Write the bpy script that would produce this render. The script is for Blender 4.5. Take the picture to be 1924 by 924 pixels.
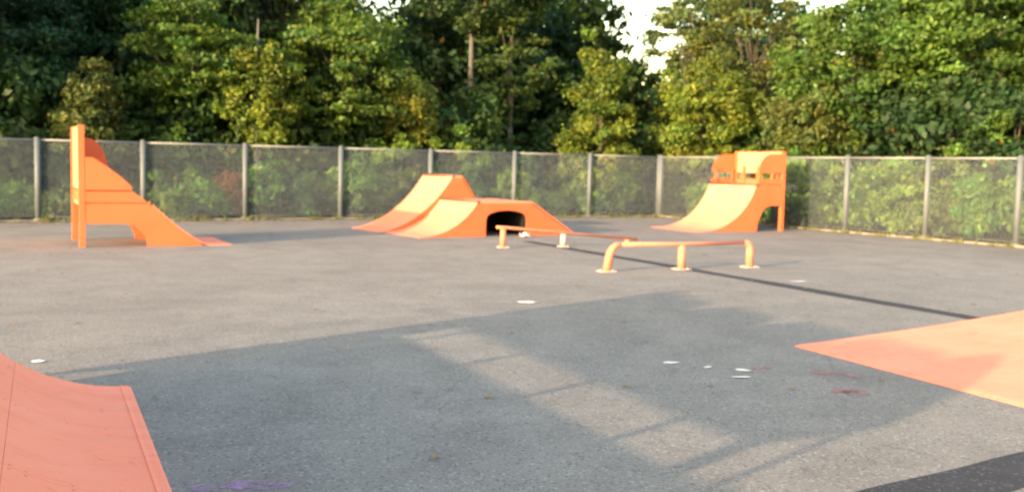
import bpy, math, random
import numpy as np
from mathutils import Matrix, Vector

scene = bpy.context.scene
for o in list(bpy.data.objects):
    bpy.data.objects.remove(o, do_unlink=True)
R = math.radians

# ------------------------------------------------------------------ camera
cam_d = bpy.data.cameras.new("camera")
cam = bpy.data.objects.new("camera", cam_d)
scene.collection.objects.link(cam)
scene.camera = cam
cam_d.sensor_width = 36.0
cam_d.lens = 35.55
cam_d.clip_start = 0.05
cam_d.clip_end = 2000.0
CAM_H, PITCH, ROLL = 1.8, math.atan(150 / 1900.0), R(1.17)
fwd = Vector((0, math.cos(PITCH), -math.sin(PITCH)))
r0 = Vector((1, 0, 0)); u0 = r0.cross(fwd)
cr = r0 * math.cos(ROLL) + u0 * math.sin(ROLL)
cu = u0 * math.cos(ROLL) - r0 * math.sin(ROLL)
cam.matrix_world = Matrix(((cr.x, cu.x, -fwd.x, 0), (cr.y, cu.y, -fwd.y, 0), (cr.z, cu.z, -fwd.z, CAM_H), (0, 0, 0, 1)))
cam_d.dof.use_dof = True            # the phone did not hold focus: everything is a little soft
cam_d.dof.focus_distance = 3.0
cam_d.dof.aperture_fstop = 3.8

# ------------------------------------------------------------------ sky, sun, exposure
SUN_EL = 12.0
SUN_TRAVEL = 47.0                   # ground direction the light travels, degrees from +X towards +Y
world = bpy.data.worlds.new("World"); scene.world = world; world.use_nodes = True
wn = world.node_tree.nodes; wl = world.node_tree.links
wn.clear()
sky = wn.new("ShaderNodeTexSky"); sky.sky_type = 'NISHITA'; sky.sun_disc = False
sky.sun_elevation = R(SUN_EL)
tosun = Vector((-math.cos(R(SUN_TRAVEL)), -math.sin(R(SUN_TRAVEL)), 0))
sky.sun_rotation = math.atan2(tosun.x, tosun.y)
sky.air_density = 1.55; sky.dust_density = 2.6; sky.ozone_density = 1.0
bg = wn.new("ShaderNodeBackground"); bg.inputs[1].default_value = 0.15
wo = wn.new("ShaderNodeOutputWorld")
wl.new(sky.outputs[0], bg.inputs[0]); wl.new(bg.outputs[0], wo.inputs[0])

sun_d = bpy.data.lights.new("sun", 'SUN'); sun_d.energy = 2.4; sun_d.angle = R(0.7); sun_d.color = (1.0, 0.73, 0.47)
sun = bpy.data.objects.new("sun", sun_d); scene.collection.objects.link(sun)
travel = Vector((math.cos(R(SUN_TRAVEL)) * math.cos(R(SUN_EL)), math.sin(R(SUN_TRAVEL)) * math.cos(R(SUN_EL)), -math.sin(R(SUN_EL))))
sun.rotation_euler = travel.to_track_quat('-Z', 'Y').to_euler()
sun.location = (-20, -20, 20)
scene.view_settings.view_transform = 'Standard'; scene.view_settings.look = 'None'
scene.view_settings.gamma = 1.0; scene.view_settings.use_curve_mapping = False
scene.view_settings.exposure = 2.48

# ------------------------------------------------------------------ helpers
col = scene.collection
def link(name, me, mat=None, parent=None, loc=None):
    o = bpy.data.objects.new(name, me); col.objects.link(o)
    if mat is not None and me is not None and len(me.materials) == 0: me.materials.append(mat)
    if parent is not None: o.parent = parent
    if loc is not None: o.location = loc
    return o
def empty(name, loc=(0, 0, 0), rz=0.0):
    o = bpy.data.objects.new(name, None); col.objects.link(o)
    o.location = loc; o.rotation_euler = (0, 0, rz); o.empty_display_size = .2
    return o
def tag(o, label=None, cat=None, group=None, kind=None):
    if label: o["label"] = label
    if cat: o["category"] = cat
    if group: o["group"] = group
    if kind: o["kind"] = kind
    return o
class MB:
    def __init__(s): s.v = []; s.f = []
    def add(s, vs, fs):
        n = len(s.v); s.v += [tuple(p) for p in vs]; s.f += [tuple(i + n for i in f) for f in fs]; return s
    def box(s, x0, x1, y0, y1, z0, z1):
        return s.add([(x0,y0,z0),(x1,y0,z0),(x1,y1,z0),(x0,y1,z0),(x0,y0,z1),(x1,y0,z1),(x1,y1,z1),(x0,y1,z1)],
                     [(3,2,1,0),(4,5,6,7),(0,1,5,4),(1,2,6,5),(2,3,7,6),(3,0,4,7)])
    def prism_xz(s, poly, y0, y1):
        n = len(poly)
        vs = [(x, y0, z) for x, z in poly] + [(x, y1, z) for x, z in poly]
        fs = [tuple(range(n)), tuple(range(2*n-1, n-1, -1))]
        for i in range(n):
            j = (i + 1) % n; fs.append((j, i, i + n, j + n))
        return s.add(vs, fs)
    def prism_xy(s, poly, z0, z1):
        n = len(poly)
        vs = [(x, y, z0) for x, y in poly] + [(x, y, z1) for x, y in poly]
        fs = [tuple(range(n-1, -1, -1)), tuple(range(n, 2*n))]
        for i in range(n):
            j = (i + 1) % n; fs.append((i, j, j + n, i + n))
        return s.add(vs, fs)
    def tube(s, pts, rad, seg=10, caps=True):
        pts = [Vector(p) for p in pts]; n = len(pts)
        if not isinstance(rad, (list, tuple)): rad = [rad] * n
        d0 = (pts[1] - pts[0]).normalized()
        a = d0.cross(Vector((0, 0, 1)))
        if a.length < .05: a = d0.cross(Vector((1, 0, 0)))
        a.normalize(); vs = []
        for i, p in enumerate(pts):
            d = (pts[min(i+1, n-1)] - pts[max(i-1, 0)]).normalized()
            a = (a - d * a.dot(d)).normalized(); b = d.cross(a)
            for k in range(seg):
                t = 2 * math.pi * k / seg
                vs.append(p + (a * math.cos(t) + b * math.sin(t)) * rad[i])
        fs = []
        for i in range(n - 1):
            for k in range(seg):
                k2 = (k + 1) % seg
                fs.append((i*seg+k, i*seg+k2, (i+1)*seg+k2, (i+1)*seg+k))
        if caps:
            fs.append(tuple(range(seg-1, -1, -1))); fs.append(tuple(range((n-1)*seg, n*seg)))
        return s.add(vs, fs)
    def mesh(s, name, smooth=False):
        me = bpy.data.meshes.new(name); me.from_pydata(s.v, [], s.f); me.update()
        if smooth:
            me.shade_smooth()
        return me
    def build(s, name, mat, parent=None, smooth=False, bevel=0):
        o = link(name, s.mesh(name, smooth), mat, parent)
        if bevel:
            m = o.modifiers.new("bevel", 'BEVEL'); m.width = bevel; m.segments = 2; m.limit_method = 'ANGLE'
        return o

# ------------------------------------------------------------------ materials
class Mat:
    def __init__(s, name):
        s.m = bpy.data.materials.new(name); s.m.use_nodes = True
        s.n = s.m.node_tree.nodes; s.l = s.m.node_tree.links
        s.b = s.n["Principled BSDF"]
        s.tc = s.n.new("ShaderNodeTexCoord")
    def noise(s, scale, detail=4, rough=.55, vec=None, dist=0.0):
        t = s.n.new("ShaderNodeTexNoise"); t.inputs['Scale'].default_value = scale
        t.inputs['Detail'].default_value = detail; t.inputs['Roughness'].default_value = rough
        t.inputs['Distortion'].default_value = dist
        s.l.new(vec or s.tc.outputs['Object'], t.inputs['Vector']); return t.outputs['Fac']
    def voro(s, scale, feature='F1', out='Distance', vec=None):
        t = s.n.new("ShaderNodeTexVoronoi"); t.feature = feature; t.inputs['Scale'].default_value = scale
        s.l.new(vec or s.tc.outputs['Object'], t.inputs['Vector']); return t.outputs[out]
    def ramp(s, fac, stops):
        r = s.n.new("ShaderNodeValToRGB"); e = r.color_ramp.elements
        while len(e) < len(stops): e.new(0.5)
        for i, (p, c) in enumerate(stops):
            e[i].position = p
            e[i].color = (c, c, c, 1) if isinstance(c, (int, float)) else (*c, 1)
        s.l.new(fac, r.inputs[0]); return r.outputs[0]
    def mix(s, fac, a, b, mode='MIX'):
        m = s.n.new("ShaderNodeMix"); m.data_type = 'RGBA'; m.blend_type = mode
        for ix, val in ((0, fac), (6, a), (7, b)):
            sock = m.inputs[ix]
            if hasattr(val, 'links'): s.l.new(val, sock)
            elif isinstance(val, (int, float)): sock.default_value = val if ix == 0 else (val, val, val, 1)
            else: sock.default_value = (*val, 1)
        return m.outputs[2]
    def bump(s, h, strength=.3, dist=.01):
        b = s.n.new("ShaderNodeBump"); b.inputs['Strength'].default_value = strength; b.inputs['Distance'].default_value = dist
        s.l.new(h, b.inputs['Height']); s.l.new(b.outputs[0], s.b.inputs['Normal'])
    def map(s, scale, rot=(0,0,0), src='Object'):
        m = s.n.new("ShaderNodeMapping"); m.inputs['Scale'].default_value = scale; m.inputs['Rotation'].default_value = rot
        s.l.new(s.tc.outputs[src], m.inputs['Vector']); return m.outputs[0]
    def fin(s, colr, rough=.8, metal=0.0, spec=.5):
        if hasattr(colr, 'links'): s.l.new(colr, s.b.inputs['Base Color'])
        else: s.b.inputs['Base Color'].default_value = (*colr, 1)
        if hasattr(rough, 'links'): s.l.new(rough, s.b.inputs['Roughness'])
        else: s.b.inputs['Roughness'].default_value = rough
        s.b.inputs['Metallic'].default_value = metal
        s.b.inputs['Specular IOR Level'].default_value = spec
        return s.m

def asphalt(name, lo, hi, fleck):
    k = Mat(name)
    big = k.noise(.16, 5, .6, dist=.6)
    mid = k.noise(1.3, 6, .65)
    fine = k.noise(34, 5, .75)
    grit = k.voro(62, 'F1', 'Color')
    c = k.mix(k.ramp(big, [(.34, 0), (.64, 1)]), lo, hi)
    c = k.mix(.6, c, k.ramp(mid, [(.3, .38), (.7, .62)]), 'OVERLAY')
    blot = k.noise(.55, 4, .6, dist=1.0)
    c = k.mix(k.ramp(blot, [(.52, 0), (.66, .5)]), c, tuple(x * .78 for x in lo))
    c = k.mix(k.ramp(k.noise(.42, 3, .5, vec=k.map((1, .35, 1), (0, 0, .6))), [(.56, 0), (.70, .35)]), c, tuple(min(1, x * 1.14) for x in hi))
    c = k.mix(.32, c, k.ramp(fine, [(.3, .25), (.7, .75)]), 'OVERLAY')
    sep = k.n.new("ShaderNodeSeparateColor"); k.l.new(grit, sep.inputs[0])
    c = k.mix(k.ramp(sep.outputs[0], [(.90, 0), (.95, fleck)]), c, (.42, .40, .37))
    c = k.mix(k.ramp(sep.outputs[1], [(.86, 0), (.92, .55)]), c, (.05, .05, .055))
    warp = k.n.new("ShaderNodeVectorMath"); warp.operation = 'ADD'
    wsc = k.n.new("ShaderNodeVectorMath"); wsc.operation = 'SCALE'; wsc.inputs['Scale'].default_value = 1.1
    wnz = k.n.new("ShaderNodeTexNoise"); wnz.inputs['Scale'].default_value = .9; wnz.inputs['Detail'].default_value = 6
    k.l.new(k.tc.outputs['Object'], wnz.inputs['Vector']); k.l.new(wnz.outputs['Color'], wsc.inputs[0])
    k.l.new(k.tc.outputs['Object'], warp.inputs[0]); k.l.new(wsc.outputs[0], warp.inputs[1])
    crk = k.ramp(k.voro(.24, 'DISTANCE_TO_EDGE', 'Distance', warp.outputs[0]), [(.0, .26), (.004, 0)])
    c = k.mix(crk, c, (.045, .043, .045))                                         # hairline cracks
    spots = k.noise(3.1, 3, .5)
    c = k.mix(k.ramp(spots, [(.66, 0), (.74, .45)]), c, (.075, .073, .078))     # oil and tyre blotches
    k.bump(k.mix(.5, fine, k.voro(62)), .5, .006)
    return k.fin(c, .9, spec=.25)
M = {}
M['court'] = asphalt('weathered_asphalt', (.164, .147, .137), (.194, .176, .163), .35)
M['tar'] = asphalt('fresh_dark_asphalt', (.024, .023, .030), (.036, .034, .041), .12)

k = Mat('forest_floor')
c = k.mix(k.noise(.7, 6), (.05, .036, .018), (.075, .07, .025)); c = k.mix(k.ramp(k.noise(9, 5), [(.4, 0), (.6, .6)]), c, (.12, .075, .03))
k.bump(k.noise(12, 5), .8, .05); M['floor'] = k.fin(c, .95, spec=.1)

k = Mat('concrete_kerb')
c = k.mix(k.noise(2.2, 6), (.15, .135, .115), (.23, .21, .18)); c = k.mix(k.ramp(k.noise(14, 5), [(.5, 0), (.7, .5)]), c, (.14, .12, .10))
k.bump(k.noise(40, 4), .4, .005); M['kerb'] = k.fin(c, .9, spec=.2)

def orange(name, base, pale, dirt, rough, scuff):
    k = Mat(name)
    c = k.mix(k.ramp(k.noise(.9, 5, .6), [(.3, 0), (.75, 1)]), base, pale)
    streak = k.noise(1.0, 5, .6, vec=k.map((.7, 3.2, .7)))
    c = k.mix(k.ramp(streak, [(.48, 0), (.75, scuff * .6)]), c, dirt)
    sc = k.noise(5.0, 6, .7, dist=1.2)
    c = k.mix(k.ramp(sc, [(.60, 0), (.70, scuff)]), c, dirt)
    mark = k.noise(1.6, 7, .7, vec=k.map((.5, 2.6, .5), (0, 0, .25)), dist=1.6)
    c = k.mix(k.ramp(mark, [(.60, 0), (.68, scuff * .5)]), c, tuple(x * .42 for x in dirt))      # wheel marks
    fleck = k.noise(46, 2, .5)
    c = k.mix(k.ramp(fleck, [(.70, 0), (.76, .5)]), c, (.30, .17, .12))
    k.bump(k.noise(30, 4), .08, .004)
    return k.fin(c, k.ramp(k.noise(4, 4), [(.3, rough - .08), (.7, rough + .12)]), spec=.2)
M['ride'] = orange('faded_orange_riding_sheet', (.82, .222, .128), (.83, .262, .168), (.60, .148, .085), .65, .6)
M['panel'] = orange('orange_painted_panel', (.60, .118, .042), (.62, .14, .058), (.40, .08, .03), .6, .45)
M['rail_paint'] = orange('orange_rail_paint', (.60, .17, .09), (.64, .24, .15), (.45, .13, .08), .5, .4)

k = Mat('shade_brown_coping'); c = k.mix(k.noise(8, 5), (.08, .035, .02), (.15, .06, .032)); M['coping'] = k.fin(c, .5)  # dark brown puts the shade line under the ramp lips into the colour
k = Mat('shade_black_lining'); M['black'] = k.fin(k.mix(k.noise(5, 4), (.008, .008, .009), (.018, .016, .015)), .9, spec=.1)  # near-black paints in the shade inside the tunnel
k = Mat('bare_steel'); c = k.mix(k.noise(6, 5), (.45, .42, .38), (.6, .56, .5))
M['steel'] = k.fin(c, .5, .0, .5)
k = Mat('pale_primer'); c = k.mix(k.noise(7, 5), (.46, .34, .25), (.58, .47, .38)); M['primer'] = k.fin(c, .6)
k = Mat('galvanised_post'); c = k.mix(k.noise(3, 5), (.075, .09, .102), (.115, .13, .14)); M['post'] = k.fin(c, .6, .0, .4)
k = Mat('galvanised_rail'); c = k.mix(k.noise(3, 5), (.17, .18, .18), (.24, .245, .24)); M['rail'] = k.fin(c, .6, .0, .4)
k = Mat('galvanised_wire'); c = k.mix(k.noise(1.3, 4), (.235, .285, .33), (.31, .36, .40)); M['wire'] = k.fin(c, .6, .0, .3)
k = Mat('white_paper'); c = k.mix(k.noise(12, 3), (.48, .47, .455), (.66, .65, .64)); M['paper'] = k.fin(c, .8)
k = Mat('bark'); st = k.noise(3, 6, .65, vec=k.map((6, 6, .8))); c = k.mix(st, (.035, .028, .02), (.12, .105, .085)); k.bump(st, .6, .03); M['bark'] = k.fin(c, .95, spec=.1)
k = Mat('pale_bark'); st = k.noise(3, 6, .65, vec=k.map((5, 5, 1))); c = k.mix(st, (.07, .065, .055), (.17, .16, .14)); k.bump(st, .5, .03); M['pale_bark'] = k.fin(c, .95, spec=.1)

def chalk(name, c0):
    k = Mat(name)
    a = k.ramp(k.noise(9, 6, .75), [(.38, 0.0), (.62, .85)])
    k.l.new(a, k.b.inputs['Alpha'])
    return k.fin(c0, .95, spec=.1)
M['pink_chalk'] = chalk('pink_chalk', (.34, .17, .18))
M['purple_chalk'] = chalk('purple_chalk', (.32, .20, .32))

def leafmat(name):
    k = Mat(name); n, l = k.n, k.l
    at_ = n.new("ShaderNodeAttribute"); at_.attribute_name = "tint"
    l.new(at_.outputs['Color'], k.b.inputs['Base Color'])
    k.b.inputs['Roughness'].default_value = .55; k.b.inputs['Specular IOR Level'].default_value = .25
    tr = n.new("ShaderNodeBsdfTranslucent")
    hs = n.new("ShaderNodeHueSaturation"); hs.inputs['Value'].default_value = 1.3; hs.inputs['Saturation'].default_value = 1.1
    l.new(at_.outputs['Color'], hs.inputs['Color']); l.new(hs.outputs[0], tr.inputs['Color'])
    mx = n.new("ShaderNodeMixShader"); mx.inputs[0].default_value = .32
    l.new(k.b.outputs[0], mx.inputs[1]); l.new(tr.outputs[0], mx.inputs[2])
    l.new(mx.outputs[0], n["Material Output"].inputs['Surface'])
    return k.m
M['leaf'] = leafmat('leaves')

# ------------------------------------------------------------------ ground
ter = MB().add([(-900, -900, -.03), (900, -900, -.03), (900, 900, -.03), (-900, 900, -.03)], [(0, 1, 2, 3)])
tag(ter.build('ground', M['floor']), kind='structure')

UA = R(29.7)
CORNER = Vector((5.5, 38.38, 0))
UB = Vector((math.cos(UA), math.sin(UA), 0))          # along the back fence, away to the right
VB = Vector((math.sin(UA), -math.cos(UA), 0))         # along the right fence, towards the viewer
c0 = CORNER + UB * .2 - VB * .2
pts = [c0, c0 - UB * 42, c0 - UB * 42 + VB * 52, c0 + VB * 52]
court = MB(); court.prism_xy([(p.x, p.y) for p in reversed(pts)], -.028, 0)
tag(court.build('skate_court', M['court']), kind='structure')
def kerb(a, b, side):
    d = (b - a).normalized(); n = side
    q = [a, b, b + n * .16, a + n * .16]
    m = MB(); s = sum(q[i].x * q[(i+1) % 4].y - q[(i+1) % 4].x * q[i].y for i in range(4))
    if s < 0: q = q[::-1]
    m.prism_xy([(p.x, p.y) for p in q], .002, .07)
    return tag(m.build('kerb', M['kerb'], bevel=.012), kind='structure')
kerb(CORNER - UB * 41 + VB * .10, CORNER + VB * .10 - UB * .10, VB * -1)
kerb(CORNER - UB * .10 - VB * .06, CORNER - UB * .10 + VB * 45, UB)

def strip(name, a, b, w, mat, seed, z=.004, label=None):
    rn = random.Random(seed); a = Vector(a); b = Vector(b); d = (b - a); L = d.length; d.normalize(); n = Vector((-d.y, d.x, 0))
    N = int(L / .35) + 1; vs = []; fs = []; o1 = o2 = 0.0
    for i in range(N + 1):
        o1 = .7 * o1 + rn.uniform(-.02, .02); o2 = .7 * o2 + rn.uniform(-.02, .02)
        p = a + d * (L * i / N) + Vector((0, 0, z))
        vs += [p - n * (w / 2 + o1), p + n * (w / 2 + o2)]
        if i: fs.append((2*i-2, 2*i, 2*i+1, 2*i-1))
    return tag(MB().add(vs, fs).build(name, mat), kind='structure')
strip('asphalt_seam', (.35, 24.3, 0), (6.9, 10.5, 0), .31, M['tar'], 3)
strip('asphalt_seam', (1.2, 4.80, 0), (7.5, 9.08, 0), .42, M['tar'], 5)

# ------------------------------------------------------------------ fence
FH = 2.28
def wire_mesh(name, L, H, pitch=.072, r=.0021):
    """woven wire: two families of slanted wires, slightly bowed past each other"""
    m = MB()
    for fam in (0, 1):
        k_ = int((L + H) / pitch) + 1
        for i in range(k_):
            s = -H + i * pitch if fam == 0 else i * pitch
            # line x = s + z (fam 0) or x = s - z (fam 1), clipped to 0..L
            if fam == 0: z0, z1 = max(0, -s), min(H, L - s); p0, p1 = (s + z0, z0), (s + z1, z1)
            else: z0, z1 = max(0, s - L), min(H, s); p0, p1 = (s - z0, z0), (s - z1, z1)
            if z1 - z0 < .03: continue
            y = .003 if fam == 0 else -.003
            m.tube([(p0[0], y, p0[1]), (p1[0], y, p1[1])], r, 3, False)
    return m.mesh(name)
post_me = MB(); post_me.tube([(0,0,0), (0,0,FH + .02)], .08, 12); post_me.tube([(0,0,FH+.02),(0,0,FH+.05)], [.088,.04], 12)
post_me = post_me.mesh('post', True); post_me.materials.append(M['post'])
foot_me = MB(); foot_me.tube([(0,0,-.01),(0,0,.02),(0,0,.03)], [.13,.13,.07], 12); foot_me = foot_me.mesh('post_footing'); foot_me.materials.append(M['kerb'])
panel_cache = {}
def fence(name, label, origin, ang, stations):
    root = empty(name, origin, ang); tag(root, label, 'fence')
    for i, s in enumerate(stations):
        link('post', post_me, None, root, (s, 0, 0)); link('post_footing', foot_me, None, root, (s, 0, .07 if i else .07))
        if i:
            a, b = stations[i-1], s; L = b - a
            t = MB(); t.tube([(a + .05, 0, FH - .03), (b - .05, 0, FH - .03)], .026, 8); t.build('top_rail', M['rail'], root, True)
            t = MB(); t.tube([(a + .05, .0, .13), (b - .05, .0, .13)], .012, 6); t.build('bottom_rail', M['post'], root, True)
            key = round(L, 1)
            if key not in panel_cache:
                w = wire_mesh('wire_mesh', L - .12, FH - .17); w.materials.append(M['wire']); panel_cache[key] = w
            tag(link('wire_mesh', panel_cache[key], None, root, (a + .06, 0, .135)), kind='stuff')
back_st = [0.0, 3.14, 6.29, 9.5, 12.63, 15.66, 18.6, 21.36, 23.93, 26.9, 29.9]
fence('chain_link_fence', 'long grey chain-link fence along the back, left of the right-hand corner', CORNER, UA + math.pi, back_st)
right_st = [.14, 3.32, 6.11, 9.13, 11.97, 14.7, 17.38, 20.3]
fence('chain_link_fence', 'chain-link fence running towards the viewer along the right side', CORNER, UA - math.pi / 2, right_st)

# ------------------------------------------------------------------ ramps
def arc_profile(L, h, n=14):
    th = 2 * math.atan2(h, L); r = L / math.sin(th)
    return [(r * math.sin(th * i / n), r * (1 - math.cos(th * i / n))) for i in range(n + 1)]
def pow_profile(L, h, e, n=14, s0=0.0):
    return [(s0 + L * i / n, h * (i / n) ** e) for i in range(n + 1)]
def sheet(prof, y0, y1, th):
    """curved plate following profile (distance from toe, height), th thick, outer face on the profile"""
    n = len(prof); top = []; bot = []
    for i, (s, h) in enumerate(prof):
        s0, h0 = prof[max(i-1, 0)]; s1, h1 = prof[min(i+1, n-1)]
        l = math.hypot(s1 - s0, h1 - h0); nx, nz = -(h1 - h0) / l, (s1 - s0) / l
        top.append((-(s + nx * th), h + nz * th)); bot.append((-s, h))
    poly = top + bot[::-1]
    m = MB(); nn = len(top)
    vs = [(x, y0, z) for x, z in top] + [(x, y1, z) for x, z in top] + [(x, y0, z) for x, z in bot] + [(x, y1, z) for x, z in bot]
    fs = []
    for i in range(nn - 1):
        fs += [(i, i+1, nn+i+1, nn+i), (2*nn+i+1, 2*nn+i, 3*nn+i, 3*nn+i+1), (i+1, i, 2*nn+i, 2*nn+i+1), (nn+i, nn+i+1, 3*nn+i+1, 3*nn+i)]
    fs += [(0, nn, 3*nn, 2*nn), (nn-1, 2*nn-1, 4*nn-1, 3*nn-1)[::-1]]
    return m.add(vs, fs)
def sheets(root, prof, W, cuts_s, ny, th=.016, mat=None, y_off=0.0, screws=True):
    """riding surface as separate sheets with fine open joints"""
    n = len(prof)
    for k in range(len(cuts_s) - 1):
        i0, i1 = cuts_s[k], cuts_s[k+1]
        seg = prof[i0:i1+1]
        if k:
            (a, b), (c, d) = seg[0], seg[1]; t = .004 / math.hypot(c - a, d - b); seg = [(a + (c-a)*t, b + (d-b)*t)] + seg[1:]
        for j in range(ny):
            ya = -W/2 + W*j/ny + (.002 if j else 0) + y_off; yb = -W/2 + W*(j+1)/ny - (.002 if j < ny-1 else 0) + y_off
            m = sheet(seg, ya, yb, th); o = m.build('riding_sheet', mat or M['ride'], root)
            if screws:
                sc = MB(); L_ = [(0, 0)]
                for (a, b), (c, d) in zip(seg[:-1], seg[1:]): L_.append((L_[-1][0] + math.hypot(c-a, d-b), 0))
                for e in range(len(seg)):
                    if e % 2 and e != len(seg) - 1: continue
                    a, b = seg[e]; a0, b0 = seg[max(e-1, 0)]; a1, b1 = seg[min(e+1, len(seg)-1)]; l = math.hypot(a1-a0, b1-b0); tx, tz = (a1-a0)/l, (b1-b0)/l
                    off = .035 if e == 0 else (-.035 if e == len(seg)-1 else 0)
                    for yy in (ya + .035, (ya + yb) / 2, yb - .035):
                        p = Vector((-(a + tx * off - tz * th), yy, b + tz * off + tx * th)); q_ = p + Vector((tz * .0016, 0, tx * .0016))
                        sc.tube([p, q_], .010, 8)
                tag(sc.build('screws', M['rail_paint'], o), kind='stuff')
            me = o.data; me.polygons.foreach_set('use_smooth', [False] * len(me.polygons))
            me.shade_smooth(); me.set_sharp_from_angle(angle=R(30))
def quarter_ellipse(x0, z0, x1, z1, n=8):
    """from (x0,z0) on the ground, steep first, levelling out at (x1,z1)"""
    return [(x0 + (x1 - x0) * (1 - math.cos(math.pi/2 * i/n)), z0 + (z1 - z0) * math.sin(math.pi/2 * i/n)) for i in range(n + 1)]
def wing_poly(xb, xf, z0, z1, flat=.30, straight=0.0):
    """quarter-round guard wing: full height at the back xb, rounding down to the front xf"""
    n = 10; w = xf - xb
    pts = [(xb, z0), (xf, z0), (xf, z0 + (z1 - z0) * .12)]
    for i in range(1, n + 1):
        t = math.pi / 2 * i / n
        f = i / n; cx = math.cos(t) * (1 - straight) + (1 - f) * straight; cz = math.sin(t) * (1 - straight) + f * straight
        pts.append((xb + w * flat + w * (1 - flat) * cx, z0 + (z1 - z0) * (.12 + .88 * cz)))
    pts.append((xb, z1))
    return pts
def quarter_pipe(label, toe, ang, W, prof, deck, arch_h, kick, gap0, gap1, top, ny, posts, near_top=None, cuts=None, arch_w=.5, toe_len=.28, wing_kick=None, nb=2, notch=.05, pw=.06, far_top=None, flat=.30, wing_front=.08, far_front=None, straight=0.0):
    """local +X looks down the ramp to its toe; y = -W/2 .. W/2"""
    root = empty('quarter_pipe_ramp', toe, ang); tag(root, label, 'skate ramp')
    L, h = prof[-1]; D = L + deck
    n = len(prof) - 1
    sheets(root, prof, W, cuts or [0, n // 2, n], ny)
    tp = MB(); tp.prism_xz([(-.06, .0185), (-.06, .024), (toe_len, .006), (toe_len, .001), (0, .001), (0, .0185)], -W/2, W/2); tp.build('toe_plate', M['ride'], root)
    for sgn in (-1, 1):
        # side panel under the riding surface and deck, with the arch cut out at the back
        poly = [(-s, hh - .004) for s, hh in prof if s > .12] + [(-D + .07, h - .004), (-D + .07, arch_h)]
        poly += list(reversed(quarter_ellipse(-(L + .06), .004, -(L + .06 + arch_w), arch_h))) + [(-.12, .004)]
        y0 = sgn * (W/2 - .002); y1 = sgn * (W/2 - .045)
        m = MB(); m.prism_xz(poly, min(y0, y1), max(y0, y1)); m.build('side_panel', M['panel'], root)
        m = MB(); m.box(-D - .06, -D + .06, min(y0, y1) - (.06 if sgn > 0 else 0), max(y0, y1) + (.06 if sgn < 0 else 0), 0, top if sgn else top); m.build('back_leg', M['panel'], root, bevel=.006)
        # guard wing
        wt = near_top if (near_top and sgn < 0) else (far_top or top)
        ya, yb = sgn * (W/2 - .004), sgn * (W/2 - .034)
        m = MB(); m.prism_xz(wing_poly(-D + .065, -L - ((far_front or wing_front) if sgn > 0 else wing_front), gap1, wt, .34 if (far_front and sgn > 0) else flat, 0 if (far_front and sgn > 0) else straight), min(ya, yb), max(ya, yb)); m.build('guard_wing', M['panel'], root)
        kz = (wing_kick if sgn > 0 else None) or kick
        m = MB(); m.prism_xz([(-D + .065, h + .02), (-L - .05, h + .02), (-L - max(wing_front - .02, .05), kz), (-D + .065, kz)], min(ya, yb), max(ya, yb)); m.build('kick_board', M['panel'], root)
        for f in (.08, .9):
            x = -L - wing_front - .04 - (deck - wing_front - .14) * f
            m = MB(); m.box(x - .045, x + .045, sgn * (W/2 - .075) - .018, sgn * (W/2 - .075) + .018, h + .02, gap1 + .12); m.build('guard_post', M['panel'], root)
    m = MB(); m.box(-D - .02, -L - .02, -W/2 + .05, W/2 - .05, h - .06, h + .018); m.build('deck', M['ride'], root, bevel=.004)
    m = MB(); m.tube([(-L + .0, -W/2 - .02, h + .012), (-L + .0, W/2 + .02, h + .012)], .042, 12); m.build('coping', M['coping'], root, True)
    bw = (W - .14) / nb
    for i in range(nb):
        ya = -W/2 + .07 + bw * i + .003; yb = ya + bw - .006; t_ = top - .004
        poly = [(ya, gap1), (yb, gap1), (yb, t_ - notch), (yb - notch * .3, t_ - notch * .3), (yb - notch, t_), (ya + notch, t_), (ya + notch * .3, t_ - notch * .3), (ya, t_ - notch)]
        m = MB(); q = len(poly)
        m.add([(-D + .02, y, z) for y, z in poly] + [(-D - .03, y, z) for y, z in poly],
              [tuple(range(q)), tuple(range(2*q-1, q-1, -1))] + [((j+1) % q, j, j + q, (j+1) % q + q) for j in range(q)])
        m.build('guard_board', M['ride'], root, bevel=.006)
    m = MB(); m.box(-D - .03, -D + .02, -W/2 + .07, W/2 - .07, h + .02, kick - .002); m.build('kick_board', M['panel'], root, bevel=.004)
    for i in range(posts):
        y = -W/2 + .12 + (W - .24) * (i + .5) / posts
        m = MB(); m.box(-D + .021, -D + .065, y - pw, y + pw, h + .02, gap1 + .2); m.build('guard_post', M['panel'], root)
    for f in (.35, .7):
        m = MB(); s, hh = prof[int(f * n)]; m.box(-s - .05, -s + .0, -W/2 + .046, W/2 - .046, max(hh - .14, .01), hh - .03); m.build('cross_brace', M['panel'], root)
    return root
def toe_centre(corner, ang, W, side):
    """corner = toe corner, side = +1 if the ramp body extends to local +y of it"""
    a = R(ang); n = Vector((-math.sin(a), math.cos(a), 0)); return Vector(corner) + n * (W / 2 * side)

# left far ramp, seen side on, facing right
quarter_pipe('orange quarter pipe seen side-on near the left end of the back fence', toe_centre((-6.42, 21.32, 0), 27, 2.2, 1), R(27), 2.2,
             pow_profile(1.16, .88, 1.3), 1.3, .47, 1.12, 1.12, 1.15, 2.44, 2, 2, near_top=1.80, toe_len=.5, far_top=2.22, flat=.16, wing_front=.36, far_front=.58, straight=.85)
# right far ramp, facing left
quarter_pipe('orange quarter pipe with tall guard board by the fence corner at right', toe_centre((5.53, 29.35, 0), 205, 2.35, -1), R(205), 2.35,
             arc_profile(1.9, 1.38), 1.0, .77, 1.55, 1.57, 1.74, 2.4, 2, 3, far_top=2.31, flat=.42)
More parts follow.
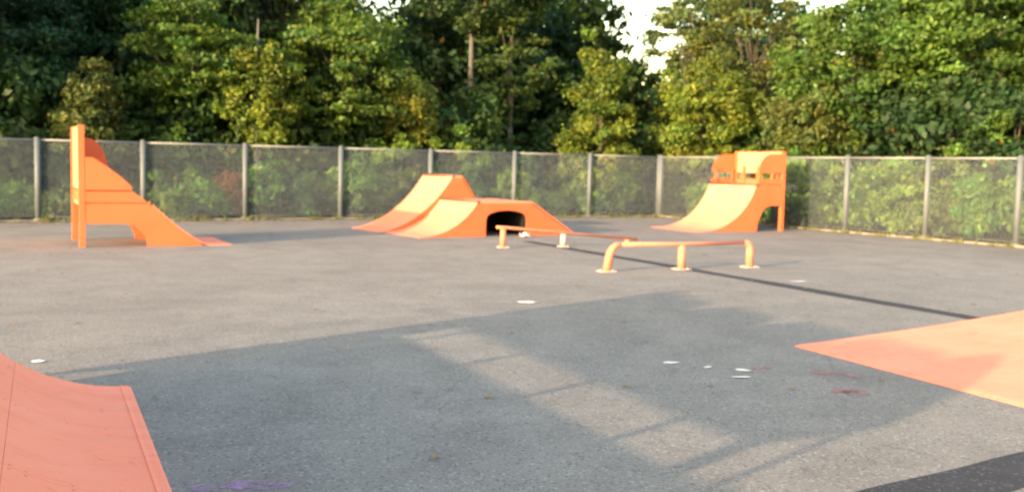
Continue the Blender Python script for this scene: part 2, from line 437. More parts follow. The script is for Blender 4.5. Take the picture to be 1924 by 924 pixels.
# near left ramp, facing right, deck and guard outside the frame; its shadow crosses the foreground
quarter_pipe('wide salmon orange quarter pipe cut off by the lower left corner', toe_centre((-3.0, 7.85, 0), 25, 5.6, -1), R(25), 5.6,
             arc_profile(1.33, .90), 1.15, .45, 1.0, 1.0, 1.40, 2.34, 2, 4, toe_len=.02, wing_kick=1.395, nb=4, notch=.24, pw=.032)

# tunnel box in the middle: low quarter, deck, arch, bank
def tunnel_box():
    root = empty('tunnel_ramp_box', toe_centre((-2.24, 24.75, 0), 211, 2.1, -1), R(211))
    tag(root, 'low orange ramp box with a dark arched tunnel through its side', 'skate ramp')
    W, h = 2.1, .87; prof = arc_profile(1.60, h); L = prof[-1][0]; Dk, B = 3.2, 4.6
    n = len(prof) - 1
    sheets(root, prof, W, [0, n // 2, n], 2)
    m = MB(); m.box(-Dk, -L - .01, -W/2, W/2, h - .03, h + .016); m.build('deck', M['ride'], root)
    sheets(root, [(B, .0), (B - .001, .001), (Dk + .004, h)][::-1], W, [0, 2], 2)
    m = MB(); m.prism_xz([(.04, .001), (.04, .008), (-.05, .024), (-.05, .001)], -W/2, W/2); m.build('toe_plate', M['ride'], root)
    x0, x1, ah, sh = -1.83, -3.05, .66, .42
    arch = [(x0, .003), (x0, sh)]
    for i in range(1, 10):
        t = math.pi * i / 10; arch.append(((x0 + x1)/2 + (x0 - x1)/2 * math.cos(t), sh + (ah - sh) * math.sin(t) ** .8))
    arch += [(x1, sh), (x1, .003)]
    outer = [(-.12, .003)] + [(-s, z - .004) for s, z in prof if s > .12] + [(-Dk, h - .034), (-B + .05, .003)]
    for sgn in (-1, 1):
        y0, y1 = sgn * (W/2 - .001), sgn * (W/2 - .035)
        m = MB(); m.prism_xz(outer + arch[::-1], min(y0, y1), max(y0, y1)); m.build('side_panel', M['panel'], root)
    # tunnel lining, closed in the middle by a bulkhead
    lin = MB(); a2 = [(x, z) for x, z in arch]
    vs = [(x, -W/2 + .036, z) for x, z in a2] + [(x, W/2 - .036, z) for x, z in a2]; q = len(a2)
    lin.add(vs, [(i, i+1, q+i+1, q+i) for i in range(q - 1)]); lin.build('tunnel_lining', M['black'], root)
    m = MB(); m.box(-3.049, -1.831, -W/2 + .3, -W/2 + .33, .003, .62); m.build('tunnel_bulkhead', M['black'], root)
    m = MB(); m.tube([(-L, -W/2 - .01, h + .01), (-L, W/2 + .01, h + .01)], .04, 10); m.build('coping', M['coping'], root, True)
tunnel_box()
def tall_spine():
    root = empty('spine_ramp', toe_centre((-3.47, 26.47, 0), 211, 1.85, -1), R(211))
    tag(root, 'taller orange spine ramp behind the tunnel box, steep on its back', 'skate ramp')
    W, h = 1.85, 1.49; prof = [(0, 0), (.16, .018), (.32, .055), (.48, .105), (.64, .165), (.80, .24), (.96, .325), (1.12, .425), (1.28, .54), (1.44, .67), (1.6, .81), (1.75, .965), (1.89, 1.13), (2.02, 1.30), (2.15, 1.49)]; L = prof[-1][0]; n = len(prof) - 1
    sheets(root, prof, W, [0, n // 2, n], 2)
    m = MB(); m.box(-L - .27, -L - .01, -W/2, W/2, h - .05, h + .018); m.build('deck', M['ride'], root, bevel=.004)
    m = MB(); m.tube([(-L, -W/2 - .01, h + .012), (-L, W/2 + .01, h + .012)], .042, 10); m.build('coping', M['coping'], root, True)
    B = L + .27 + 1.0
    outer = [(-.12, .003)] + [(-s, z - .004) for s, z in prof if s > .12] + [(-L - .27, h - .054), (-B, .003)]
    for sgn in (-1, 1):
        y0, y1 = sgn * (W/2 - .001), sgn * (W/2 - .035)
        m = MB(); m.prism_xz(outer, min(y0, y1), max(y0, y1)); m.build('side_panel', M['panel'], root)
    sheets(root, [(L + .274, h), (B, .004)], W, [0, 1], 1, mat=M['panel'])
    m = MB(); m.prism_xz([(.04, .001), (.04, .008), (-.05, .024), (-.05, .001)], -W/2, W/2); m.build('toe_plate', M['ride'], root)
tall_spine()
def kicker():
    root = empty('kicker_ramp', toe_centre((2.99, 10.38, 0), 203, 3.2, 1), R(203))
    tag(root, 'low pale orange kicker ramp cut off by the right edge', 'skate ramp')
    W = 3.2; prof = [(4.3 * i / 12, .055 * (4.3 * i / 12) + .006 * (4.3 * i / 12) ** 2) for i in range(13)]; L, h = prof[-1]
    sheets(root, prof, W, [0, 6, 12], 2)
    m = MB(); m.prism_xz([(.05, .001), (.05, .005), (-.06, .0225), (-.06, .001)], -W/2 + .001, W/2 - .001); m.build('toe_plate', M['ride'], root)
    m = MB(); m.box(-L - 1.2, -L - .006, -W/2, W/2, h - .03, h + .016); m.build('deck', M['ride'], root)
    outer = [(-.15, .002)] + [(-s, z - .002) for s, z in prof if s > .15] + [(-L - 1.2, h - .034), (-L - 1.2, .002)]
    for sgn in (-1, 1):
        y0, y1 = sgn * (W/2 - .002), sgn * (W/2 - .04)
        m = MB(); m.prism_xz(outer, min(y0, y1), max(y0, y1)); m.build('side_panel', M['panel'], root)
kicker()

# ------------------------------------------------------------------ rails
def grind_rail_flat():
    a = Vector((1.66, 17.56, 0)); b = Vector((4.46, 18.88, 0)); d = b - a; L = d.length
    root = empty('grind_rail', a, math.atan2(d.y, d.x)); tag(root, 'flat orange grind rail on three posts with rounded ends', 'grind rail')
    H, rr = .47, .13
    m = MB(); m.tube([(rr + .14, 0, H), (L * .5, 0, H - .012), (L - rr - .02, 0, H)], .036, 12); m.build('rail', M['rail_paint'], root, True)
    for x0, sg, lean in ((0, 1, .14), (L, -1, .0)):
        p = [(x0, 0, .012), (x0 + sg * lean * .35, 0, H - rr - .06)]
        for i in range(0, 7):
            t = math.pi / 2 * i / 6
            p.append((x0 + sg * (lean * .55 + rr * (1 - math.cos(t)) + lean * .45 * i / 6), 0, H - rr + rr * math.sin(t)))
        m = MB(); m.tube(p, [.072] * 2 + [.070, .067, .064, .06, .055, .047, .036], 12); m.build('bent_post', M['rail_paint'], root, True)
    m = MB(); m.tube([(L * .505, 0, .012), (L * .505, 0, H - .03)], .07, 12); m.build('post', M['rail_paint'], root, True)
    for x in (0, L * .505, L):
        m = MB(); m.box(x - .15, x + .15, -.11, .11, .001, .016); bp = m.build('base_plate', M['primer'], root, bevel=.004)
        bl = MB(); [bl.tube([(x + sx_, sy_, .016), (x + sx_, sy_, .03)], .012, 6) for sx_ in (-.09, .09) for sy_ in (-.06, .06)]; tag(bl.build('bolts', M['steel'], bp), kind='stuff')
grind_rail_flat()
def grind_rail_sloped():
    a = Vector((-.2, 22.3, 0)); ang = R(20)
    root = empty('grind_rail', a, ang); tag(root, 'sloping orange grind rail in front of the tunnel opening', 'grind rail')
    m = MB(); m.tube([(-.16, 0, .45), (0, 0, .445), (3.3, 0, .17)], .034, 12); m.build('rail', M['rail_paint'], root, True)
    for x, r_, mt in ((0, .065, 'rail_paint'), (1.44, .062, 'primer'), (3.05, .06, 'rail_paint')):
        m = MB(); m.tube([(x, 0, .012), (x, 0, .445 - x * .0833 - .03)], r_, 12); m.build('post', M[mt], root, True)
        m = MB(); m.box(x - .12, x + .12, -.09, .09, .001, .016); bp = m.build('base_plate', M['primer'], root, bevel=.004)
        bl = MB(); [bl.tube([(x + sx_, sy_, .016), (x + sx_, sy_, .03)], .012, 6) for sx_ in (-.09, .09) for sy_ in (-.06, .06)]; tag(bl.build('bolts', M['steel'], bp), kind='stuff')
grind_rail_sloped()

# ------------------------------------------------------------------ small things on the asphalt
def paper(x, y, sx, sy, rot, seed, label, hgt=.006):
    rn = random.Random(seed); N = 11; vs = [(0, 0, .008 + hgt)]; fs = []
    for ring, rr in ((0, .55), (1, 1.0)):
        for i in range(N):
            t = 2 * math.pi * i / N; w = rr * rn.uniform(.75, 1.1) * .5
            vs.append((math.cos(t) * sx * w, math.sin(t) * sy * w, .007 + hgt * rn.random()))
    for i in range(N):
        j = (i + 1) % N
        fs += [(0, 1 + i, 1 + j), (1 + i, 1 + N + i, 1 + N + j, 1 + j)]
    o = MB().add(vs, fs).build('white_piece', M['paper']); s = o.modifiers.new('thick', 'SOLIDIFY'); s.thickness = .002
    o.location = (x, y, 0); o.rotation_euler = (0, 0, rot)
    tag(o, label, 'litter', 'white scraps lying on the asphalt')
for a in [(1.50, 9.32, .17, .10, .2, 1, 'white paper scrap, leftmost of the cluster left of the kicker toe'),
          (1.81, 9.13, .10, .07, .7, 2, 'smallest white scrap, in the middle of the cluster by the kicker'),
          (2.11, 9.03, .15, .08, -.2, 3, 'white paper scrap, rightmost and farther of the cluster by the kicker'),
          (2.03, 8.72, .17, .06, .1, 4, 'white paper strip nearest the viewer in the cluster by the kicker'),
          (.22, 13.32, .30, .22, .4, 5, 'white paper sheet alone mid-court at the shadow edge'),
          (4.72, 16.55, .30, .10, .3, 6, 'white scrap alone beyond the dark seam at right'),
          (-4.15, 8.78, .12, .12, .5, 7, 'white scrap beside the lower left ramp')]:
    paper(*a)
paper(.30, 25.55, .30, .28, .3, 9, 'small raised white shape at the right foot of the tunnel opening', .13)  # small raised white shape beside the tunnel mouth

def scrawl(name, pts, w, mat, label, seed):
    rn = random.Random(seed); vs = []; fs = []; P = [Vector((x, y, .004)) for x, y in pts]; Q = []
    for i in range(len(P) - 1):
        for t in range(5): Q.append(P[i].lerp(P[i+1], t / 5))
    Q.append(P[-1])
    for i, p in enumerate(Q):
        d = (Q[min(i+1, len(Q)-1)] - Q[max(i-1, 0)]).normalized(); n = Vector((-d.y, d.x, 0)); ww = w * rn.uniform(.6, 1.2) * (.5 if i in (0, len(Q)-1) else 1)
        vs += [p - n * ww / 2, p + n * ww / 2]
        if i: fs.append((2*i-2, 2*i-1, 2*i+1, 2*i))
    return tag(MB().add(vs, fs).build(name, mat), label, 'chalk mark')
scrawl('chalk_mark', [(2.72, 9.05), (2.95, 8.95), (3.10, 8.80)], .20, M['pink_chalk'], 'faint pink chalk smear just left of the kicker toe', 1)
scrawl('chalk_mark', [(2.68, 8.30), (2.86, 8.22), (2.80, 8.12)], .24, M['pink_chalk'], 'pink chalk patch nearest the viewer below the kicker', 2)
scrawl('chalk_mark', [(2.20, 9.12), (2.42, 9.20)], .10, M['pink_chalk'], 'thin pink chalk streak beside the white paper scraps', 3)
scrawl('chalk_mark', [(-1.75, 5.41), (-1.55, 5.50), (-1.2, 5.52)], .15, M['purple_chalk'], 'purple chalk line at the bottom edge beside the left ramp', 4)

# ------------------------------------------------------------------ trees and shrubs
def leaf_mesh(name, clumps, rng, size, per, tint, var=.35, up=.5):
    """clumps: array (n,6) centre + radii; leaves are folded rhombs spread through every clump"""
    C = np.repeat(clumps, per, axis=0); N = len(C)
    d = rng.normal(size=(N, 3)); d /= np.linalg.norm(d, axis=1)[:, None]
    rad = rng.random(N) ** .45
    stray = np.where(rng.random(N) < .22, 1 + np.abs(rng.normal(size=N)) * .45, 1.0)
    P = C[:, :3] + d * (rad * stray)[:, None] * C[:, 3:6] * np.repeat(rng.uniform(.65, 1.35, (len(clumps), 3)), per, axis=0)
    nrm = d * .55 + rng.normal(size=(N, 3)) * .55 + np.array([0, 0, up]); nrm /= np.linalg.norm(nrm, axis=1)[:, None]
    a = np.cross(nrm, rng.normal(size=(N, 3))); a[:, 2] -= .15; a -= nrm * (a * nrm).sum(1)[:, None]; a /= np.linalg.norm(a, axis=1)[:, None]
    b = np.cross(nrm, a)
    s = size * rng.uniform(.6, 1.35, N); l = (s * .62)[:, None]; w = (s * .36)[:, None]
    V = np.empty((N, 4, 3)); fold = nrm * (s * .10)[:, None]
    V[:, 0] = P - a * l; V[:, 1] = P + b * w + fold; V[:, 2] = P + a * l; V[:, 3] = P - b * w + fold
    me = bpy.data.meshes.new(name)
    me.vertices.add(N * 4); me.vertices.foreach_set('co', V.reshape(-1).astype(np.float32))
    me.loops.add(N * 4); me.loops.foreach_set('vertex_index', np.arange(N * 4, dtype=np.int32))
    me.polygons.add(N); me.polygons.foreach_set('loop_start', np.arange(0, N * 4, 4, dtype=np.int32))
    me.update(calc_edges=True)
    ct = np.repeat(rng.normal(size=(len(clumps), 2)), per, axis=0)
    base = np.array(tint) * 1.22
    val = np.exp(ct[:, 0] * var * .6 + rng.normal(size=N) * var * .55)
    warm = np.clip(ct[:, 1] * .12 + rng.normal(size=N) * .12, -.35, .45)
    colr = base[None] * val[:, None] * np.stack([1 + warm, 1 + warm * .25, 1 - warm * .4], 1)
    turn = rng.random(N) < .006
    colr[turn] = np.array([.11, .055, .012]) * rng.uniform(.6, 1.2, (turn.sum(), 1))
    colr = np.clip(colr, .003, .3)
    rgba = np.ones((N, 4, 4), np.float32); rgba[:, :, :3] = colr[:, None]
    at_ = me.color_attributes.new('tint', 'FLOAT_COLOR', 'POINT'); at_.data.foreach_set('color', rgba.reshape(-1))
    me.materials.append(M['leaf'])
    return me
def crown_clumps(rng, kind, n, cz, rx, rz, cr):
    out = []
    while len(out) < n:
        p = rng.uniform(-1, 1, 3)
        if kind == 'cone':
            t = (p[2] + 1) / 2; lim = 1.05 - .8 * t; q = math.hypot(p[0], p[1])
            if q > lim or q < lim * .35: continue
        else:
            q = np.linalg.norm(p)
            if q > 1 or q < .45: continue
            if kind == 'droop' and p[2] > .2 and math.hypot(p[0], p[1]) > .8: continue
        s = cr * rng.uniform(.6, 1.25)
        c = [p[0] * rx, p[1] * rx, cz + p[2] * rz]
        if kind == 'droop': rr = [s * .7, s * .7, s * 1.3]
        elif kind == 'open': rr = [s * 1.25, s * 1.25, s * .45]
        else: rr = [s, s, s * .72]
        out.append(c + rr)
    return np.array(out)
def trunk_mesh(rng, clumps, H, r, nl, lean=0.0, seg=7):
    m = MB(); k_ = 6; P = []; Rd = []
    ox = rng.normal(size=2) * .12
    for i in range(k_ + 1):
        t = i / k_; P.append((ox[0] * math.sin(t * 3) + lean * t * H, ox[1] * math.sin(t * 2.3), -.1 + (H + .1) * t)); Rd.append(r * (1.25 if i == 0 else 1 - .72 * t))
    m.tube(P, Rd, seg)
    idx = rng.choice(len(clumps), min(nl, len(clumps)), replace=False)
    for i in idx:
        c = clumps[i, :3]; t = min(max((c[2] * .62 + rng.uniform(-.4, .2)) / H, .12), .95)
        j = t * k_; a = int(j); fr = j - a; b0 = Vector(P[a]).lerp(Vector(P[min(a+1, k_)]), fr); rr = (Rd[a] * (1 - fr) + Rd[min(a+1, k_)] * fr) * .55
        e = Vector(c); md = b0.lerp(e, .5) + Vector((0, 0, .12 * (e - b0).length))
        m.tube([b0, md, e], [rr, rr * .6, rr * .22], 5, False)
    return m.mesh('trunk', True)
def plant(name, label, cat, x, y, spec, seed, group=None):
    """spec: kind, clumps, crown centre z, rx, rz, clump radius, leaf size, leaves per clump, tint, trunk height, trunk radius, limbs, bark"""
    rng = np.random.default_rng(seed)
    kind, n, cz, rx, rz, cr_, ls, per, tint, H, tr, nl, bark = spec
    if cat == 'tree' and not group: n, cr_, per, ls = int(n * 2.3), cr_ * .78, int(per * .85), ls * .80
    cl = crown_clumps(rng, kind, n, cz, rx, rz, cr_)
    cl[:, 2] = np.maximum(cl[:, 2], cl[:, 5] * .8)
    root = empty(name, (x, y, -.03), rng.uniform(0, .5)); tag(root, label, cat, group)
    link('trunk' if cat == 'tree' else 'stems', trunk_mesh(rng, cl, H, tr, nl), M[bark], root)
    link('crown' if cat == 'tree' else 'foliage', leaf_mesh('crown', cl, rng, ls, per, tint, up=.35), None, root)
    return root
def copy_plant(src, x, y, rz, sc, label, group):
    r = src.copy(); col.objects.link(r); r.location = (x, y, -.03); r.rotation_euler = (0, 0, rz); r.scale = (sc, sc, sc * random.Random(int(x*100)).uniform(.9, 1.15))
    r["label"] = label; r["group"] = group
    for ch in list(src.children):
        c = ch.copy(); col.objects.link(c); c.parent = r
    return r
YG = (.084, .118, .016); GR = (.052, .096, .016); DK = (.016, .044, .017); OL = (.070, .090, .022)
T = [
 # label, x, y, spec
 ('small olive tree with a pointed crown behind the leftmost ramp', -12.99, 31.0, ('cone', 34, 3.5, 1.25, 1.45, .42, .15, 190, OL, 3.6, .07, 10, 'bark'), 11),
 ('dark tree filling the top left corner', -16.6, 33.0, ('round', 60, 5.0, 2.6, 3.2, .6, .17, 190, DK, 6.5, .16, 16, 'bark'), 12),
 ('bright green tree with tufted boughs above the second fence bay', -10.6, 33.6, ('open', 44, 5.3, 1.9, 2.3, .62, .17, 190, (.054, .100, .016), 6.2, .12, 16, 'bark'), 13),
 ('yellow-green tree with a pale leaning trunk above the fourth post', -8.35, 33.2, ('round', 36, 3.9, 1.35, 1.7, .5, .16, 200, YG, 6.4, .11, 12, 'pale_bark'), 14),
 ('broad maple-like tree left of the dark hollow', -5.9, 35.6, ('open', 62, 4.8, 2.2, 2.6, .66, .18, 190, (.058, .100, .016), 6.4, .15, 18, 'bark'), 15),
 ('small tree with drooping yellow branches beside the dark hollow', -3.75, 36.0, ('droop', 26, 3.8, 1.15, 1.2, .42, .15, 170, (.105, .125, .02), 4.2, .06, 12, 'bark'), 16),
 ('tall dark tree behind the olive one at upper left', -13.9, 37.5, ('round', 56, 7.0, 2.6, 3.2, .7, .2, 150, DK, 8.5, .18, 14, 'bark'), 17),
 ('tall deep green tree above the fourth and fifth fence bays', -8.9, 39.6, ('round', 56, 7.6, 2.8, 3.0, .75, .2, 150, (.026, .05, .014), 9.4, .18, 14, 'bark'), 18),
 ('tall tree with a bare grey trunk above the dark hollow', -1.72, 42.0, ('open', 56, 9.2, 3.4, 1.9, .8, .2, 150, (.03, .056, .018), 10.5, .19, 1, 'pale_bark'), 19),
 ('slim tree with a straight pale trunk right of the dark hollow', .05, 41.5, ('open', 30, 6.6, 1.5, 3.2, .5, .18, 110, (.044, .074, .016), 9.6, .13, 2, 'pale_bark'), 20),
 ('cone-shaped yellow-green tree left of the sky gap', 3.3, 39.9, ('cone', 62, 4.0, 1.9, 3.2, .52, .16, 190, YG, 6.4, .12, 14, 'bark'), 21),
 ('dense dark green tree behind the cone-shaped one', 1.2, 46.5, ('round', 50, 5.4, 1.9, 3.6, .7, .22, 140, DK, 8.6, .16, 12, 'bark'), 22),
 ('yellow-green tree behind the fence corner, right of the sky gap', 7.6, 40.4, ('round', 66, 3.9, 2.2, 2.3, .58, .16, 190, YG, 5.4, .13, 16, 'bark'), 23),
 ('tall feathery olive tree with sky showing through its top', 9.75, 43.4, ('open', 52, 7.2, 2.5, 2.9, .62, .18, 110, OL, 9.4, .15, 22, 'bark'), 24),
 ('low dark green tree closing the foot of the sky gap', 6.1, 47.5, ('round', 40, 4.5, 1.9, 2.3, .6, .2, 140, (.024, .052, .016), 5.8, .12, 10, 'bark'), 29),
 ('sparse pale tree overhanging the right side of the sky gap', 7.75, 45.0, ('open', 30, 7.5, 1.9, 2.2, .55, .18, 110, (.075, .10, .03), 9.0, .1, 14, 'pale_bark'), 28),
 ('broad green tree right of the tall guard board', 12.2, 36.9, ('round', 84, 5.2, 2.9, 2.9, .66, .18, 190, GR, 7.2, .17, 20, 'bark'), 25),
 ('large green tree filling the top right corner', 15.3, 34.2, ('open', 70, 6.2, 2.9, 2.2, .74, .19, 190, (.050, .098, .016), 7.8, .18, 20, 'bark'), 26),
 ('olive small tree just behind the tall guard board', 10.2, 36.0, ('round', 40, 3.3, 1.4, 1.5, .48, .15, 190, OL, 3.8, .08, 12, 'bark'), 27),
]
for lab, x, y, spec, seed in T:
    plant('tree', lab, 'tree', x, y, spec, seed)

# tall woodland farther back: four kinds, copied
bk = []
for i, (kind, tint, cz, rx, rz) in enumerate([('round', DK, 5.6, 3.0, 5.4), ('round', (.022, .046, .014), 5.2, 3.3, 5.0), ('open', (.026, .05, .016), 6.0, 3.3, 5.4), ('round', (.032, .054, .012), 4.2, 3.0, 4.0)]):
    bk.append((kind, 66, cz, rx, rz, .95, .30, 110, tint, cz + 2.5, .2, 12, 'bark'))
rn = random.Random(4)
spots = []; behind = []
for row, (off, step) in enumerate([(10.5, 3.6), (15.5, 4.0), (21, 4.5)]):
    s = -34.0
    while s < 18:
        p = CORNER + UB * (s + rn.uniform(-.8, .8)) - VB * (off + rn.uniform(-1, 1))
        s += step * rn.uniform(.85, 1.15)
        ax = p.x / max(p.y, 1)
        if ax > .66 or ax < -1.3: continue
        spots.append((p.x, p.y, ax))
for off, step in [(9.5, 3.6), (15, 4.2)]:
    s = 2.0
    while s < 20:
        p = CORNER + VB * (s + rn.uniform(-.8, .8)) + UB * (off + rn.uniform(-1, 1)); s += step * rn.uniform(.85, 1.15)
        ax = p.x / max(p.y, 1)
        if ax > .66: continue
        spots.append((p.x, p.y, ax))
for x, y in ((11.6, 51.5), (13.4, 49.0)): spots.append((x, y, x / y))
protos = [None] * 4
for i, (x, y, ax) in enumerate(spots):
    gap = .062 < ax < .17
    v = rn.randrange(4) if not gap else 3
    sc = (rn.uniform(.9, 1.2) if not gap else rn.uniform(.6, .78)) * (1.0 if ax < .2 else .92)
    lab = 'dark background tree standing deep in the wood behind the front row'
    if protos[v] is None:
        protos[v] = plant('tree', lab, 'tree', x, y, bk[v], 60 + v, 'background trees deep in the wood'); protos[v].scale = (sc, sc, sc); behind.append((ax, y, protos[v], 'background tree'))
    else:
        behind.append((ax, y, copy_plant(protos[v], x, y, rn.uniform(0, 6.28), sc, lab, 'background trees deep in the wood'), 'background tree'))

for i, (x, y, v) in enumerate([(-19.3, 27.6, 0), (-22.4, 25.9, 2), (-25.6, 24.3, 1)]):
    copy_plant(protos[v], x, y, i * 2.1, 1.0 + .06 * i, ['dark tree nearest the left picture edge, just outside it', 'dark open tree second beyond the left picture edge', 'dark tree third beyond the left picture edge'][i], 'background trees deep in the wood')

# mid-storey thicket between the front trees and the deep wood
th_specs = [('round', 40, 2.1, 1.9, 2.0, .62, .2, 150, (.03, .056, .013), 3.2, .07, 14, 'bark'), ('round', 40, 2.4, 1.7, 2.3, .6, .2, 150, (.020, .044, .013), 3.6, .07, 14, 'bark')]
th = [None, None]; rn = random.Random(8)
def thicket(p):
    ax = p.x / max(p.y, 1)
    if ax > .62 or ax < -.75: return
    if -.055 < ax < .01 and p.y < 44: return          # the dark hollow stays open
    v = rn.randrange(2); sc = rn.uniform(.8, 1.25)
    lab = 'dark thicket bush filling the gap between front trees and deep wood'
    if th[v] is None:
        th[v] = plant('thicket_bush', lab, 'bush', p.x, p.y, th_specs[v], 80 + v, 'thicket between the trees'); th[v].scale = (sc,) * 3; behind.append((ax, p.y, th[v], 'thicket bush'))
    else: behind.append((ax, p.y, copy_plant(th[v], p.x, p.y, rn.uniform(0, 6.28), sc, lab, 'thicket between the trees'), 'thicket bush'))
for off, step in ((4.2, 2.3), (7.0, 2.6)):
    s_ = -30.0
    while s_ < 8:
        thicket(CORNER + UB * s_ - VB * (off + rn.uniform(-.5, .5))); s_ += step * rn.uniform(.85, 1.15)
for off, step in ((4.6, 2.3), (7.4, 2.6)):
    s_ = 0.0
    while s_ < 19:
        thicket(CORNER + VB * s_ + UB * (off + rn.uniform(-.5, .5))); s_ += step * rn.uniform(.85, 1.15)

# say of each hidden tree and bush which front tree it stands behind
short = {11: 'small olive tree', 12: 'top left tree', 13: 'tufted green tree', 14: 'leaning-trunk tree', 15: 'maple-like tree', 16: 'drooping yellow tree', 17: 'tall upper left tree',
         18: 'deep green tree', 19: 'bare grey trunk', 20: 'straight pale trunk', 21: 'cone-shaped tree', 22: 'dense dark tree', 23: 'corner tree', 24: 'feathery olive tree',
         25: 'broad green tree', 26: 'top right tree', 27: 'tree behind the guard board', 28: 'sparse pale tree', 29: 'low tree in the sky gap'}
front = [(x / y, seed) for lab, x, y, sp, seed in T]
buckets = {}
for ax, y, o, kind in behind:
    seed = min(front, key=lambda q: abs(q[0] - ax))[1]
    buckets.setdefault((kind, seed), []).append((y, ax, o))
rank = ['nearest', 'second nearest', 'third nearest', 'fourth nearest', 'fifth nearest', 'sixth nearest', 'seventh nearest', 'eighth nearest', 'ninth nearest', 'tenth nearest', 'eleventh nearest', 'twelfth nearest', 'farthest', 'farthest', 'farthest']
for (kind, seed), lst in buckets.items():
    for i, (y, ax, o) in enumerate(sorted(lst, key=lambda q: q[0])):
        o['label'] = 'dark %s behind the %s, %s' % (kind, short[seed], rank[i] if len(lst) > 1 else 'alone there')

# undergrowth against the fence, bay by bay
ordn = ['first', 'second', 'third', 'fourth', 'fifth', 'sixth', 'seventh', 'eighth', 'ninth']
SH = [('yellow-green', (.09, .15, .022)), ('mid-green', (.066, .13, .022)), ('dark green', (.034, .08, .022)), ('olive', (.08, .11, .028))]
rn = random.Random(21)
shrub_id = 0
def shrub(x, y, h, w, ti, lab, seed, tint=None):
    sp = ('round', 24, h * .55, w, h * .46, .32, .11, 170, tint or SH[ti][1], h * .7, .03, 14, 'bark')
    plant('shrub', lab, 'shrub', x, y, sp, seed, 'undergrowth behind the fence')
bays = [(back_st[k], back_st[k+1]) for k in range(8)]
for b, (s0, s1) in enumerate(bays):
    nth = ordn[7 - b]
    dim = .62 if b > 4 else 1.0
    plan = [(.27, 1.3, 'left', rn.uniform(1.0, 2.2) * dim), (.76, 1.35, 'right', rn.uniform(.9, 2.3) * dim), (.5, 2.7, 'rear', rn.uniform(2.0, 2.8))]
    for f, off, side, h in plan:
        p = CORNER - UB * (s0 + (s1 - s0) * (1 - f)) - VB * (off + rn.uniform(-.1, .4))
        ti = rn.choice([0, 1, 1, 2, 3]) if b > 1 else rn.choice([0, 0, 1, 3])
        if side == 'rear': ti = rn.choice([1, 2, 2])
        where = {'left': 'left half of', 'right': 'right half of', 'rear': 'set back mid'}[side]
        lab = '%s shrub behind the back fence, %s %s bay from left' % (SH[ti][0], where, nth)
        shrub(p.x, p.y, h, rn.uniform(.6, .95), ti, lab, 300 + shrub_id); shrub_id += 1
names_r = ['nearest the corner', 'behind the tall ramp', 'just right of the tall ramp', 'in the middle bay', 'in the last full bay', 'at the picture edge']
for b in range(6):
    s0, s1 = right_st[b], right_st[b+1]
    for f, off, side, h in [(.27, 1.3, 'left', rn.uniform(1.2, 2.3)), (.76, 1.35, 'right', rn.uniform(1.1, 2.3)), (.5, 2.7, 'rear', rn.uniform(2.2, 2.9))]:
        p = CORNER + VB * (s0 + (s1 - s0) * f) + UB * (off + rn.uniform(-.1, .4))
        ti = rn.choice([3, 3, 1, 0]); where = {'left': 'left', 'right': 'right', 'rear': 'rear'}[side]
        lab = '%s shrub behind the right fence, %s of three %s' % (SH[ti][0], where, names_r[b])
        shrub(p.x, p.y, h, rn.uniform(.65, .98), ti, lab, 400 + shrub_id); shrub_id += 1
# extra growth rising over the fence
shrub(-4.45, 35.2, 3.15, 1.1, 0, 'yellow-green shrub topping the fence left of the centre ramps', 501)
shrub(-2.1, 36.4, 3.1, 1.15, 0, 'yellow-green shrub topping the fence right above the spine ramp', 502)
shrub(14.2, 30.6, 3.9, 1.5, 1, 'mid-green shrub rising over the right end of the fence', 503)
shrub(-8.9, 31.75, 1.5, .5, 3, 'rusty brown shrub in the third fence bay from left', 504, (.12, .055, .02))

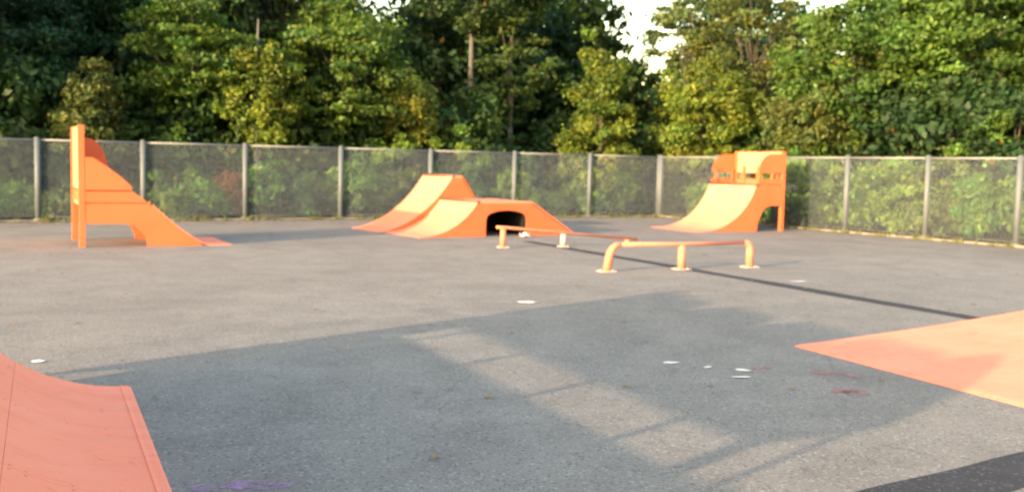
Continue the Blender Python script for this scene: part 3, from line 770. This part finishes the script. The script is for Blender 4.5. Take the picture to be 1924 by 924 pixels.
# fallen leaves swept against the fences and strewn over the court
rng = np.random.default_rng(9)
P = []
for i in range(1300):
    t = abs(rng.normal()) * .8 + .12; q = rng.random()
    if q < .6: P.append(np.array(CORNER) - np.array(UB) * rng.uniform(10, 28) + np.array(VB) * t)
    elif q < .8: P.append(np.array(CORNER) - np.array(UB) * (rng.uniform(.2, 10)) + np.array(VB) * t * .6)
    else: P.append(np.array(CORNER) + np.array(VB) * rng.uniform(.2, 19) - np.array(UB) * t * .6)
for i in range(170): P.append(np.array((rng.uniform(-9, 11), rng.uniform(6, 27), 0)))
P = np.array(P); n = len(P); vs = []; fs = []
for i in range(n):
    a = rng.uniform(0, 6.28); l = rng.uniform(.025, .06); z = .006 + rng.random() * .012
    ca, sa = math.cos(a) * l, math.sin(a) * l
    vs += [(P[i,0]-ca, P[i,1]-sa, z), (P[i,0]+sa*.5, P[i,1]-ca*.5, z + .01), (P[i,0]+ca, P[i,1]+sa, z + .004), (P[i,0]-sa*.5, P[i,1]+ca*.5, z + .012)]
    fs.append((4*i, 4*i+1, 4*i+2, 4*i+3))
k = Mat('dry_leaf'); M['dry'] = k.fin(k.mix(k.noise(7, 3), (.16, .09, .035), (.25, .17, .06)), .8)
tag(MB().add(vs, fs).build('fallen_leaves', M['dry']), 'dry brown leaves swept along the fences and strewn on the court', 'leaves', kind='stuff')

# weeds along the foot of the fences
n = 5200
side = rng.random(n) < .62
s1 = rng.random(n) ** .9
clump = np.sin(s1 * 260) + np.sin(s1 * 97 + 1) + rng.normal(size=n) * .6
s1 = s1[clump > .2]; side = side[clump > .2]; n = len(s1)
vs = []; fs = []
for i in range(n):
    if side[i]: p = np.array(CORNER) - np.array(UB) * (s1[i] * 29) + np.array(VB) * (.10 + abs(rng.normal()) * .07)
    else: p = np.array(CORNER) + np.array(VB) * (s1[i] * 20) - np.array(UB) * (.10 + abs(rng.normal()) * .07)
    a = rng.uniform(0, 6.28); hgt = rng.uniform(.05, .22); w = rng.uniform(.008, .02); ln = rng.normal(size=2) * hgt * .4
    vs += [(p[0] - math.cos(a) * w, p[1] - math.sin(a) * w, 0), (p[0] + math.cos(a) * w, p[1] + math.sin(a) * w, 0), (p[0] + ln[0], p[1] + ln[1], hgt)]
    fs.append((3*i, 3*i+1, 3*i+2))
k = Mat('weed'); M['weed'] = k.fin(k.mix(k.noise(2, 3), (.06, .10, .02), (.14, .13, .04)), .8)
tag(MB().add(vs, fs).build('weeds', M['weed']), 'low weeds growing along the foot of the fences', 'weeds', kind='stuff')
